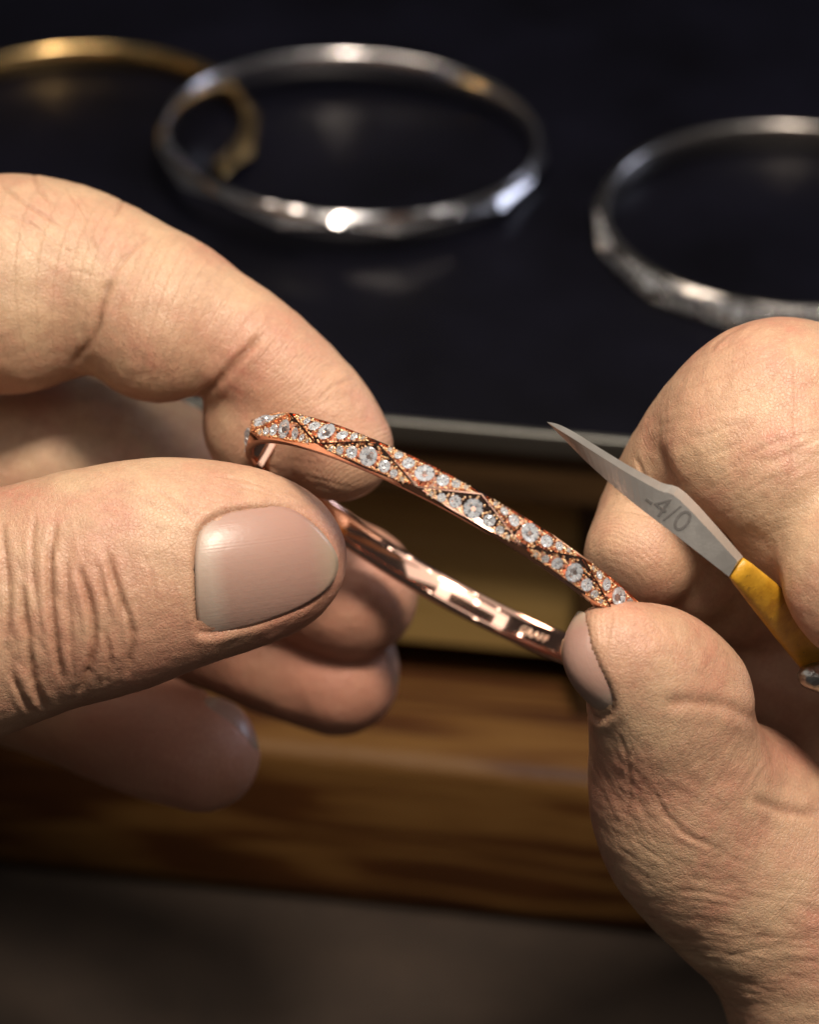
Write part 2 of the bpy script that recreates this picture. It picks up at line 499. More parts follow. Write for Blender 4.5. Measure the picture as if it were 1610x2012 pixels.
# ------------------------------------------------------------------ bench
BYAW = -9.0
def table_pt(px, py, z):
    """world mm point on the horizontal plane z where the sight line of a photo pixel meets it"""
    cw = ORG - FWD*DIST
    d = FWD*FPX + RT*(px-805) + UP*(1006-py)
    t = (z-cw[2])/d[2]
    return cw + d*t
def brot(x, y):
    a = R(BYAW); return (x*math.cos(a)-y*math.sin(a), x*math.sin(a)+y*math.cos(a))
E0 = table_pt(850, 835, 0.0)   # a point of the mat's front edge
def bench_frame(o):
    o.location = (E0[0]*MM, E0[1]*MM, 0); o.rotation_euler = (0, 0, R(BYAW))
def box_mesh(x0, x1, y0, y1, z0, z1, bev=0.0, seg=3):
    bm = bmesh.new()
    bmesh.ops.create_cube(bm, size=1)
    for v in bm.verts:
        v.co = Vector(((x0 if v.co.x < 0 else x1)*MM, (y0 if v.co.y < 0 else y1)*MM, (z0 if v.co.z < 0 else z1)*MM))
    if bev: bmesh.ops.bevel(bm, geom=bm.edges[:], offset=bev*MM, segments=seg, affect='EDGES', profile=0.5)
    return bm
def box_obj(name, dims, mat, parent=None, bev=0.0, seg=3):
    bm = box_mesh(*dims, bev=bev, seg=seg)
    me = bpy.data.meshes.new(name); bm.to_mesh(me); bm.free(); me.materials.append(mat)
    if bev: me.polygons.foreach_set('use_smooth', [True]*len(me.polygons))
    o = link(bpy.data.objects.new(name, me))
    if parent: o.parent = parent
    return o
def mat_pad():
    t = NT('dark_navy_pad'); v = t.coords()
    n = t.noise(v, 0.03, 3); f = t.noise(v, 2.0, 3)
    c = t.ramp(n, [(0.3, (0.0014, 0.0014, 0.0026)), (0.7, (0.0036, 0.0037, 0.0078))])
    t.set(Base_Color=c, Roughness=t.math('MULTIPLY_ADD', n, 0.12, 0.34), Specular_IOR_Level=0.10, Normal=t.bump(f, 0.0001, 0.2))
    return t.m
def mat_wood(name, cols, sc, rot=(0, 0, 0), rough=0.45, grain=(0.06, 1, 1), dist=2.0):
    t = NT(name); v = t.coords(rot=rot, mscale=(grain[0], grain[1], grain[2]))
    w = t.noise(v, sc, 5, 0.6, dist)
    fine = t.noise(v, sc*7, 4, 0.6)
    c = t.ramp(w, cols)
    c = t.mix(t.math('MULTIPLY', fine, 0.45), c, tuple(x*0.45 for x in cols[1][1]))
    t.set(Base_Color=c, Roughness=rough, Normal=t.bump(fine, 0.0003, 0.4), Specular_IOR_Level=0.35)
    return t.m
def mat_simple(name, col, rough, nz=0.3, sc=0.3, bump=0.0003):
    t = NT(name); v = t.coords(); n = t.noise(v, sc, 5, 0.65)
    c = t.mix(n, tuple(x*(1-nz) for x in col), tuple(x*(1+nz) for x in col))
    t.set(Base_Color=c, Roughness=rough, Normal=t.bump(n, bump, 0.6))
    return t.m
bench = empty('workbench'); bench_frame(bench)
tag(bench, 'dark wooden jeweller bench with open recess beneath its black topped shelf', 'workbench')
pad = box_obj('desk_pad', (-420, 420, 0.8, 420, -2.5, 0), mat_pad(), None, 0.5)
bench_frame(pad)
tag(pad, 'dark navy bench pad under the resting bangles', 'pad')
WOODD = mat_wood('dark_bench_wood', [(0.3, (0.03, 0.016, 0.007)), (0.5, (0.06, 0.032, 0.012)), (0.7, (0.09, 0.05, 0.02))], 0.10)
box_obj('bench_top', (-430, 430, 1.0, 430, -14, -3), WOODD, bench, 1)
STEEL = make_metal('brushed_aluminium', (0.22, 0.22, 0.20), 0.42)
box_obj('edge_trim', (-430, 430, -0.9, 0.6, -3.4, 0.6), STEEL, bench, 0.35)
OLIVE = mat_wood('olive_brown_board', [(0.3, (0.36, 0.23, 0.075)), (0.5, (0.46, 0.31, 0.11)), (0.75, (0.55, 0.38, 0.16))], 0.05, rough=0.5)
box_obj('recess_board', (-430, 22, 13, 21, -52, -14.2), OLIVE, bench, 0.6)
box_obj('recess_board', (26, 430, 17, 25, -52, -14.2), WOODD, bench, 0.6)
BLACK = mat_simple('black_recess', (0.006, 0.005, 0.005), 0.8)
box_obj('recess_back', (-430, 430, 60, 64, -110, -14.2), BLACK, bench)
box_obj('recess_divider', (22.3, 25.7, 8, 60, -60, -14.2), WOODD, bench, 0.5)

def mat_plank():
    t = NT('varnished_pine'); v = t.coords()
    # growth rings of a slightly tilted plank: long flame grain
    tc = t.n('Mapping'); tc.inputs['Rotation'].default_value = (R(8), R(3), R(4)); tc.inputs['Scale'].default_value = (0.12, 1.0, 1.0)
    t.l(v, tc.inputs['Vector'])
    warp = t.noise(tc.outputs[0], 0.05, 3, 0.5)
    sep = t.n('SeparateXYZ'); t.l(tc.outputs[0], sep.inputs[0])
    r = t.math('SQRT', t.math('ADD', t.math('POWER', t.math('ADD', sep.outputs[1], 60.0), 2.0), t.math('POWER', t.math('ADD', sep.outputs[2], 30.0), 2.0)))
    r = t.math('ADD', r, t.math('MULTIPLY', warp, 75.0))
    ring = t.math('MULTIPLY_ADD', t.math('SINE', t.math('MULTIPLY', r, 2*math.pi/8.5)), 0.5, 0.5)
    ring = t.math('ADD', t.math('MULTIPLY', ring, 0.6), t.math('MULTIPLY', t.noise(tc.outputs[0], 0.16, 4, 0.6), 0.5))
    c = t.ramp(ring, [(0.15, (0.19, 0.10, 0.028)), (0.45, (0.13, 0.062, 0.016)), (0.62, (0.065, 0.022, 0.005)), (0.95, (0.030, 0.010, 0.003))])
    c = t.mix(t.math('MULTIPLY', t.noise(v, 0.02, 2), 0.55), c, (0.085, 0.03, 0.006))
    t.set(Base_Color=c, Roughness=0.5, Normal=t.bump(t.noise(tc.outputs[0], 1.5, 4), 0.0005, 0.6), Specular_IOR_Level=0.3)
    return t.m
P1 = table_pt(850, 1500, -60.0)
def to_bench(p):
    x, y = p[0]-E0[0], p[1]-E0[1]; a = -R(BYAW)
    return (x*math.cos(a)-y*math.sin(a), x*math.sin(a)+y*math.cos(a))
yb = to_bench(P1)[1]
plank = box_obj('plank', (-430, 430, yb, 56, -92, -60), mat_plank(), bench, 3.0, 5)
FELT = mat_simple('grey_brown_felt', (0.030, 0.019, 0.012), 0.9, 0.45, 0.12, 0.001)
cl = box_obj('apron_cloth', (-430, 430, yb-330, yb+8, -99, -92.6), FELT, None, 1.5)
bench_frame(cl); tag(cl, 'grey brown leather work surface below the varnished plank', 'work surface')

# resting bangles
def ground_frame(px, py, z, rot, tilt=(0, 0)):
    c = table_pt(px, py, z)
    m = Matrix.Rotation(R(tilt[0]), 3, 'X') @ Matrix.Rotation(R(tilt[1]), 3, 'Y') @ Matrix.Rotation(R(rot), 3, 'Z')
    return (np.array(c)*MM, m.col[0][:], m.col[1][:], m.col[2][:])
wg, _, _ = make_bangle('bangle', WHITE_GOLD, None, 33.5, 30.0, 10, 4.0, ground_frame(692, 278, 5.4, 8, (0, 3.6)), wt=0.8, we=2.3, thick=2.15, rim=1.62, conv=0.4, seed=5, stones=False)
tag(wg, 'plain faceted white gold bangle lying across the yellow gold one', 'bangle')
yg, _, _ = make_bangle('bangle', YELLOW_GOLD, None, 31.5, 30, 9, -2.5, ground_frame(152, 258, 2.6, 12), gap=(-1, 6), conv=0.5, wt=1.0, we=2.2, thick=2.7, rim=1.95, seed=6, stones=False)
tag(yg, 'yellow gold bangle with an open end inside the white gold one', 'bangle')
pp = set(('T', k) for k in range(12)) | set(('B', k) for k in range(12))
pg, _, _ = make_bangle('bangle', make_metal('darker_white_gold', (0.42, 0.40, 0.38), 0.22), WHITE_GOLD, 33.0, 31.5, 12, 1.0, ground_frame(1560, 440, 2.7, -8), pave=pp, we=2.6, wt=2.0, conv=0.4, seed=8)
tag(pg, 'white gold bangle covered in small diamonds beside the raised finger', 'bangle')

# ------------------------------------------------------------------ hands
def catmull(P, n=5):
    P = np.array(P, float); Q = []
    for i in range(len(P)-1):
        p0 = P[max(i-1, 0)]; p1 = P[i]; p2 = P[i+1]; p3 = P[min(i+2, len(P)-1)]
        for j in range(n):
            t = j/n
            Q.append(0.5*((2*p1)+(-p0+p2)*t+(2*p0-5*p1+4*p2-p3)*t*t+(-p0+3*p1-3*p2+p3)*t**3))
    Q.append(P[-1]); return np.array(Q)
class Field:
    def __init__(s, lo, hi, h):
        s.lo = np.array(lo, float); s.h = h
        s.n = np.ceil((np.array(hi)-s.lo)/h).astype(int)+1
        s.ax = [s.lo[i]+h*np.arange(s.n[i], dtype=np.float32) for i in range(3)]
    def new(s): return np.full(tuple(s.n), 9.0, np.float32)
    def sub(s, lo, hi):
        i0 = np.clip(np.floor((lo-s.lo)/s.h).astype(int), 0, s.n); i1 = np.clip(np.ceil((hi-s.lo)/s.h).astype(int)+1, 0, s.n)
        sl = tuple(slice(a, b) for a, b in zip(i0, i1))
        X = s.ax[0][sl[0]][:, None, None]; Y = s.ax[1][sl[1]][None, :, None]; Z = s.ax[2][sl[2]][None, None, :]
        return sl, X, Y, Z
    def cone(s, F, a, b, ra, rb, flat=1.0, m=8.5):
        lo = np.minimum(a-ra-m, b-rb-m); hi = np.maximum(a+ra+m, b+rb+m)
        sl, X, Y, Z = s.sub(lo, hi)
        if F[sl].size == 0: return
        d = b-a
        # flatten depth about the axis
        pz = (Z-a[2]); px = X-a[0]; py = Y-a[1]
        L2 = d@d+1e-9
        t = np.clip((px*d[0]+py*d[1]+pz*d[2])/L2, 0, 1)
        qx = px-t*d[0]; qy = py-t*d[1]; qz = (pz-t*d[2])/flat
        v = (np.sqrt(qx*qx+qy*qy+qz*qz)-(ra+(rb-ra)*t))*(1.0 if flat >= 1 else (1+flat)/2)
        F[sl] = np.minimum(F[sl], v)
def smin(A, B, k):
    h = np.clip(k-np.abs(A-B), 0, None)/k
    return np.minimum(A, B)-h*h*k*0.25
def surface_nets(F, lo, h):
    s = F < 0
    nx, ny, nz = F.shape
    cnt = np.zeros((nx-1, ny-1, nz-1), np.int8)
    for i in (0, 1):
        for j in (0, 1):
            for k in (0, 1): cnt += s[i:nx-1+i, j:ny-1+j, k:nz-1+k]
    act = (cnt > 0) & (cnt < 8)
    I, J, K = np.nonzero(act); N = len(I)
    idx = np.full(act.shape, -1, np.int32); idx[act] = np.arange(N)
    acc = np.zeros((N, 3)); w = np.zeros(N)
    cor = [(i, j, k) for i in (0, 1) for j in (0, 1) for k in (0, 1)]
    val = {c: F[I+c[0], J+c[1], K+c[2]].astype(float) for c in cor}
    for c in cor:
        for ax in range(3):
            if c[ax] == 0:
                e = list(c); e[ax] = 1; e = tuple(e)
                va, vb = val[c], val[e]; m = (va < 0) != (vb < 0)
                t = np.where(m, va/(va-vb+1e-20), 0)
                p = np.array(c, float)[None]+0*t[:, None]; p[:, ax] += t
                acc[m] += p[m]; w[m] += 1
    V = (np.stack([I, J, K], 1)+acc/w[:, None])*h+lo
    Q = []
    for ax in range(3):
        a = [slice(None)]*3; b = [slice(None)]*3
        a[ax] = slice(0, -1); b[ax] = slice(1, None)
        sa = s[tuple(a)]; sb = s[tuple(b)]; ch = sa != sb
        o1, o2 = [(1, 2), (2, 0), (0, 1)][ax]
        E = np.nonzero(ch); E = np.array(E)
        ok = (E[o1] > 0) & (E[o2] > 0) & (E[o1] < F.shape[o1]-1) & (E[o2] < F.shape[o2]-1)
        E = E[:, ok]; ins = sa[tuple(E)]
        def g(d1, d2):
            e = E.copy(); e[o1] -= d1; e[o2] -= d2; return idx[tuple(e)]
        q = np.stack([g(1, 1), g(0, 1), g(0, 0), g(1, 0)], 1)
        q[~ins] = q[~ins][:, ::-1]
        Q.append(q)
    return V, np.concatenate(Q)
def np_mesh(name, V, Q):
    me = bpy.data.meshes.new(name)
    me.vertices.add(len(V)); me.vertices.foreach_set('co', np.ascontiguousarray(V, np.float32).ravel())
    me.loops.add(Q.size); me.loops.foreach_set('vertex_index', Q.astype(np.int32).ravel())
    me.polygons.add(len(Q)); me.polygons.foreach_set('loop_start', np.arange(0, Q.size, 4, dtype=np.int32))
    me.polygons.foreach_set('loop_total', np.full(len(Q), 4, np.int32))
    me.update(calc_edges=True)
    return me
def vnoise(P, sc, seed):
    """cheap smooth value noise in numpy, -1..1"""
    p = P*sc; i = np.floor(p).astype(np.int64); f = p-i; f = f*f*(3-2*f)
    def hsh(a, b, c):
        h = (a*374761393+b*668265263+c*2147483647+seed*1274126177) & 0x7fffffff
        h = ((h ^ (h >> 13))*1274126177) & 0x7fffffff
        return ((h ^ (h >> 16)) & 0xffff)/32768.0-1
    r = 0
    for a in (0, 1):
        for b in (0, 1):
            for c in (0, 1):
                w = (f[:, 0] if a else 1-f[:, 0])*(f[:, 1] if b else 1-f[:, 1])*(f[:, 2] if c else 1-f[:, 2])
                r = r+w*hsh(i[:, 0]+a, i[:, 1]+b, i[:, 2]+c)
    return r
def seg_dist(P2, a, b):
    d = b-a; t = np.clip(((P2-a)@d)/(d@d+1e-9), 0, 1)
    return np.linalg.norm(P2-a-t[:, None]*d, axis=1), t

def build_hand(chains, pads, lo, hi, h, creases, wrinkle, flush, nails, label, folds=()):
    G = Field(lo, hi, h); F = None
    axes = []
    for ch in chains:
        f = G.new(); pts = []
        for (px, py, r, dz) in ch['p']:
            c = C(px, py, dz); pts.append((*c, rmm(r, dz)))
        q = catmull(pts, 5)
        for i in range(len(q)-1):
            G.cone(f, q[i, :3], q[i+1, :3], q[i, 3], q[i+1, 3], ch.get('flat', 1.0))
        for (px, py, r, dz, fl) in ch.get('pads', ()):
            g = G.new(); c = C(px, py, dz); rr_ = rmm(r, dz)
            G.cone(g, c, c+np.array([0.01, 0, 0]), rr_, rr_, fl)
            f = smin(f, g, ch.get('pk', 2.0))
        F = f if F is None else smin(F, f, ch.get('k', 2.0))
        axes.append((q, ch))
    V, Q = surface_nets(F, G.lo, h)
    del F
    me = np_mesh('hand', V, Q)
    o = link(bpy.data.objects.new('hand', me))
    sm = o.modifiers.new('s', 'SMOOTH'); sm.factor = 0.5; sm.iterations = 6
    ss = o.modifiers.new('ss', 'SUBSURF'); ss.levels = 1; ss.render_levels = 1
    dg = bpy.context.evaluated_depsgraph_get(); me2 = bpy.data.meshes.new_from_object(o.evaluated_get(dg))
    o.modifiers.clear(); o.data = me2; bpy.data.meshes.remove(me)
    n = len(me2.vertices)
    P = np.empty(n*3, np.float32); me2.vertices.foreach_get('co', P); P = P.reshape(-1, 3).astype(float)
    N = np.empty(n*3, np.float32); me2.vertex_normals.foreach_get('vector', N); N = N.reshape(-1, 3).astype(float)
    # photo pixel of each vertex as seen along the modelling view: only used to lay folds on the skin
    U = np.stack([P[:, 0]/(DIST-P[:, 2])*FPX+805, 1006-P[:, 1]/(DIST-P[:, 2])*FPX], 1)
    disp = np.zeros(n); crs = np.zeros(n)
    face = np.clip(N[:, 2]*2.5+0.4, 0, 1)
    for (pts, w, d) in creases:
        pts = catmull(pts, 4); w = w*0.85
        lo2 = pts.min(0)-4*w; hi2 = pts.max(0)+4*w
        m = np.nonzero((U[:, 0] > lo2[0]) & (U[:, 0] < hi2[0]) & (U[:, 1] > lo2[1]) & (U[:, 1] < hi2[1]) & (face > 0))[0]
        if not len(m): continue
        best = np.full(len(m), 1e9); bt = np.zeros(len(m)); K = len(pts)-1
        for i in range(K):
            dd, t = seg_dist(U[m], pts[i], pts[i+1])
            c = dd < best; best = np.where(c, dd, best); bt = np.where(c, (i+t)/K, bt)
        best = best+1.5*vnoise(P[m], 0.9, 3)
        tap = np.clip(np.minimum(bt, 1-bt)*5, 0, 1)**0.7*0.85+0.15
        g = np.exp(-(best/w)**2)*tap*face[m]
        disp[m] -= d*g
        disp[m] += d*0.3*np.exp(-((np.abs(best)-2.3*w)/(1.4*w))**2)*tap*face[m]
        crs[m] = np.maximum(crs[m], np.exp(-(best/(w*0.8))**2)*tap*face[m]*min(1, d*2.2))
    for (cx, cy, rx, ry, dirang, wl, amp) in wrinkle:
        # fields of fine wrinkles: ridged noise stretched along a direction (wl in px across)
        m = np.nonzero((np.abs(U[:, 0]-cx) < rx*1.6) & (np.abs(U[:, 1]-cy) < ry*1.6) & (face > 0))[0]
        if not len(m): continue
        mk = np.exp(-(((U[m, 0]-cx)/rx)**2+((U[m, 1]-cy)/ry)**2)**2)
        a = R(dirang); ca, sa = math.cos(a), math.sin(a)
        X = (U[m, 0]*ca+U[m, 1]*sa); Y = (-U[m, 0]*sa+U[m, 1]*ca)
        W3 = np.stack([X/(wl*4.5), Y/wl, P[m, 2]/14], 1)
        W3[:, 1] += 0.8*vnoise(W3*0.4, 1.0, 11)
        nn = 1-np.abs(vnoise(W3, 1.0, 5)); nn = nn**3
        n2 = 1-np.abs(vnoise(W3*np.array([1.3, 2.1, 1]), 1.0, 9)); n2 = n2**3
        disp[m] -= amp*mk*face[m]*(nn*0.7+n2*0.4-0.35)
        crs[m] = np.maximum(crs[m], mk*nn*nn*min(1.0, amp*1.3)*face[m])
    disp *= 0.78
    disp += 0.10*vnoise(P, 0.28, 21)+0.05*vnoise(P, 0.7, 22)+0.018*vnoise(P, 2.2, 23)
    # nail grooves; each nail's centre is first dropped onto the skin
    if nails:
        pq = np.empty(len(me2.polygons)*4, np.int32); me2.polygons.foreach_get('vertices', pq)
        bv0 = BVHTree.FromPolygons(P.tolist(), pq.reshape(-1, 4).tolist())
    for nd in nails:
        hit = bv0.find_nearest(Vector(nd['cen']))
        r0 = bv0.ray_cast(Vector(nd['cen']+nd['nrm']*5.0), Vector(-nd['nrm']), 12)
        pt = np.array(r0[0]) if r0[0] is not None else np.array(hit[0])
        nd['cen'][:] = pt
        d, sgn = nail_sdf(nd, P)
        m = (d < 3.0) & (sgn > 0)
        g = np.exp(-((d[m]+0.0)/0.38)**2)*0.42
        ins = nd['inside'](P[m])
        tp = np.clip(1.3-1.2*(((P[m]-nd['cen'])@nd['ax'])/nd['poly'][:, 0].max()*0.5+0.5), 0.1, 1)
        disp[m] -= np.where(ins, 0.40+g*0.4, g*0.75*(0.4+0.6*tp))
        disp[m] += np.where(~ins, 0.09*tp*np.exp(-((d[m]-0.9)/0.6)**2), 0)
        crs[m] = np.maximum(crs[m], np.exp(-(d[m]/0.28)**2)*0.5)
    P = P+N*disp[:, None]
    # along / pad / flush attributes
    bestd = np.full(n, 1e9); along = np.zeros(n); pad_ = np.zeros(n)
    for (q, ch) in axes:
        L = 0; off = ch.get('off', 0)
        for i in range(len(q)-1):
            a, b = q[i, :3], q[i+1, :3]; d = b-a; l = np.linalg.norm(d)
            t = ((P-a)@d)/(l*l+1e-9); tc = np.clip(t, 0, 1)
            dd = np.linalg.norm(P-a-tc[:, None]*d, axis=1)-(q[i, 3]+(q[i+1, 3]-q[i, 3])*tc)
            # smooth ends: let the coordinate run past the last station
            te = t if i in (0, len(q)-2) else tc
            c = dd < bestd
            bestd = np.where(c, dd, bestd); along = np.where(c, L+te*l, along); pad_ = np.where(c, ch.get('ridge', 0.5), pad_)
            L += l
    fl = np.zeros(n)
    for (cx, cy, r, a) in flush:
        fl = np.maximum(fl, a*np.exp(-(((U[:, 0]-cx)**2+(U[:, 1]-cy)**2)/r**2)))
    for nm, arr in (('along', along), ('pad', pad_), ('flush', fl), ('crease', crs)):
        at = me2.attributes.new(nm, 'FLOAT', 'POINT'); at.data.foreach_set('value', arr.astype(np.float32))
    bvh_v = P
    Wv = c2w(P); base = Wv.mean(0)
    me2.vertices.foreach_set('co', (Wv-base).astype(np.float32).ravel())
    me2.polygons.foreach_set('use_smooth', np.ones(len(me2.polygons), bool))
    me2.materials.append(SKIN); me2.update()
    o.location = base
    # nails
    polys = np.empty(len(me2.polygons)*4, np.int32); me2.polygons.foreach_get('vertices', polys)
    for nd in nails:
        o_n = make_nail_obj(nd, P, polys.reshape(-1, 4), o, base)
    tag(o, label, 'hand')
    return o

def nail_prep(outline, dz, normal, axis):
    """outline: photo pixels of the nail's rim; normal: the direction it faces (view mm axes); axis: toward its free edge (px)"""
    pts = np.array([C(x, y, dz) for x, y in outline])
    cen = pts.mean(0)
    nrm = np.array(normal, float); nrm /= np.linalg.norm(nrm)
    ax = np.array([axis[0], -axis[1], axis[2] if len(axis) > 2 else 0.0]); ax -= nrm*(ax@nrm); ax /= np.linalg.norm(ax)
    ay = np.cross(nrm, ax)
    # slide points along the view axis onto the plane through cen
    pl = []
    for q in pts:
        t = ((cen-q)@nrm)/nrm[2] if abs(nrm[2]) > 0.35 else 0
        q2 = q+np.array([0, 0, 1.0])*t if abs(nrm[2]) > 0.35 else q
        pl.append(((q2-cen)@ax, (q2-cen)@ay))
    return finish_nail(cen, nrm, ax, ay, np.array(pl))
def nail_param(cx, cy, dz, normal, axis, length, width, ex=2.6):
    cen = C(cx, cy, dz); nrm = np.array(normal, float); nrm /= np.linalg.norm(nrm)
    ax = np.array(axis, float); ax -= nrm*(ax@nrm); ax /= np.linalg.norm(ax); ay = np.cross(nrm, ax)
    th = np.linspace(0, 2*np.pi, 24, endpoint=False)
    c, s = np.cos(th), np.sin(th)
    pl = np.stack([np.sign(c)*np.abs(c)**(2/ex)*length/2, np.sign(s)*np.abs(s)**(2/ex)*width/2], 1)
    return finish_nail(cen, nrm, ax, ay, pl)
def finish_nail(cen, nrm, ax, ay, pl):
    cl_ = np.concatenate([pl[-1:], pl, pl[:2]]); Q = []
    for i in range(1, len(pl)+1):
        p0, p1, p2, p3 = cl_[i-1], cl_[i], cl_[i+1], cl_[i+2]
        for j in range(4):
            t = j/4; Q.append(0.5*((2*p1)+(-p0+p2)*t+(2*p0-5*p1+4*p2-p3)*t*t+(-p0+3*p1-3*p2+p3)*t**3))
    Q = np.array(Q)
    nd = dict(cen=cen, nrm=nrm, ax=ax, ay=ay, poly=Q)
    def inside(P):
        x = (P-cen)@ax; y = (P-cen)@ay; c = np.zeros(len(P), bool); n = len(Q)
        for i in range(n):
            x1, y1 = Q[i]; x2, y2 = Q[(i+1) % n]
            m = ((y1 > y) != (y2 > y)) & (x < (x2-x1)*(y-y1)/(y2-y1+1e-12)+x1)
            c ^= m
        return c
    nd['inside'] = inside
    return nd
def nail_sdf(nd, P):
    x = np.stack([(P-nd['cen'])@nd['ax'], (P-nd['cen'])@nd['ay']], 1); hgt = (P-nd['cen'])@nd['nrm']
    best = np.full(len(P), 1e9)
    near = (np.abs(x[:, 0]) < 13) & (np.abs(x[:, 1]) < 13) & (hgt > -6) & (hgt < 5)
    ii = np.nonzero(near)[0]; Q = nd['poly']; b = np.full(len(ii), 1e9)
    for i in range(len(Q)):
        dd, _ = seg_dist(x[ii], Q[i], Q[(i+1) % len(Q)]); b = np.minimum(b, dd)
    best[ii] = b
    return best, np.where(near, 1, -1)
def make_nail_obj(nd, P, polys, parent, base):
    bv = BVHTree.FromPolygons(P.tolist(), polys.tolist())
    Q = nd['poly']; K = len(Q); NR = 16; V = []; LN = []; WD = []
    xmin, xmax = Q[:, 0].min(), Q[:, 0].max(); ym = np.abs(Q[:, 1]).max()
    def samp(x, y):
        st = nd['cen']+nd['ax']*x+nd['ay']*y+nd['nrm']*2.2
        r = bv.ray_cast(Vector(st), Vector(-nd['nrm']), 6.2)
        if r[0] is None: return None
        return np.array(r[0])
    hits = []
    for ri in range(NR+1):
        s = ri/NR
        for k in range(K):
            x, y = Q[k]*s; hits.append((x, y, s, samp(x, y)))
    hs = np.array([((q[3]-nd['cen'])@nd['nrm']) if q[3] is not None else np.nan for q in hits])
    xy = np.array([(q[0], q[1]) for q in hits]); ok = ~np.isnan(hs) & (np.nan_to_num(hs, nan=9) < 1.3)
    # smooth quadric fit = nail plate curvature
    A = lambda q: np.stack([np.ones(len(q)), q[:, 0], q[:, 1], q[:, 0]**2, q[:, 0]*q[:, 1], q[:, 1]**2], 1)
    if ok.sum() < 30: return None
    co, *_ = np.linalg.lstsq(A(xy[ok]), hs[ok], rcond=None)
    hf = A(xy)@co
    ss = np.array([q[2] for q in hits])
    tipn = (xy[:, 0]-xmin)/(xmax-xmin)
    hh = hf+0.27+0.07 - 0.22*ss**8*(1-0.6*np.clip((tipn-0.75)*4, 0, 1))
    for i in range(len(hits)):
        V.append(nd['cen']+nd['ax']*xy[i, 0]+nd['ay']*xy[i, 1]+nd['nrm']*hh[i])
    F = []
    for ri in range(1, NR):
        for k in range(K):
            k1 = (k+1) % K
            F.append((ri*K+k, (ri+1)*K+k, (ri+1)*K+k1, ri*K+k1))
    c0 = len(V); V.append(nd['cen']+nd['nrm']*hh[0])
    for k in range(K): F.append((c0, K+k, K+(k+1) % K))
    # underside skirt gives the plate its thickness
    sk = len(V)
    for k in range(K): V.append(V[NR*K+k]-nd['nrm']*0.75-(nd['ax']*Q[k, 0]+nd['ay']*Q[k, 1])*0.03)
    for k in range(K): F.append((NR*K+k, sk+k, sk+(k+1) % K, NR*K+(k+1) % K))
    V = np.array(V); LN = (( V-nd['cen'])@nd['ax']-xmin)/(xmax-xmin); WD = ((V-nd['cen'])@nd['ay'])/ym
    # drop the unused first ring (all at the centre)
    W = c2w(V)-base
    o = mesh_obj('nail', W, F, NAIL, parent, True)
    me = o.data
    for nm, arr in (('nail_len', LN), ('nail_wid', WD)):
        at = me.attributes.new(nm, 'FLOAT', 'POINT'); at.data.foreach_set('value', arr.astype(np.float32))
    return o

# ---- the hand whose thumbnail faces the camera
L_index = dict(p=[(-420, 760, 250, -34), (-250, 640, 235, -28), (-80, 570, 215, -22), (70, 548, 200, -18), (180, 560, 175, -16), (255, 580, 155, -15), (370, 622, 130, -14), (480, 684, 120, -13), (570, 762, 116, -13), (630, 826, 113, -13), (668, 880, 106, -13)],
               pads=[(20, 562, 214, -16, 0.9), (312, 626, 167, -13, 0.9), (535, 830, 138, -16, 0.9)], pk=1.6, k=2.0, off=0, ridge=1.0)
L_thumb = dict(p=[(-520, 1330, 330, -8), (-300, 1280, 270, 2), (-100, 1232, 240, 7), (60, 1180, 230, 9), (200, 1143, 228, 10), (320, 1112, 213, 10), (430, 1098, 191, 9), (510, 1096, 164, 7), (560, 1098, 123, 5)], flat=0.80, k=5.0, ridge=0.15)
L_middle = dict(p=[(-420, 900, 240, -42), (-200, 885, 190, -40), (0, 890, 180, -38), (215, 922, 182, -38), (440, 1030, 165, -40), (600, 1120, 140, -41), (686, 1162, 136, -39)], k=1.5, ridge=0.6)
L_ring = dict(p=[(-420, 1020, 250, -58), (-150, 1060, 190, -64), (120, 1130, 158, -64), (400, 1215, 135, -54), (560, 1290, 124, -49), (664, 1325, 122, -46)], k=1.5, ridge=0.6)
L_little = dict(p=[(-420, 1180, 230, -50), (-200, 1250, 160, -48), (-30, 1320, 132, -44), (130, 1376, 124, -38), (280, 1440, 124, -32), (398, 1482, 114, -28)], k=1.5, ridge=0.6)
L_palm = dict(p=[(-350, 800, 270, -40), (-520, 950, 380, -38), (-700, 1200, 420, -34), (-950, 1500, 380, -30), (-1250, 1800, 360, -26), (-1600, 2150, 400, -22)], flat=0.62, k=8.0, ridge=0.2)
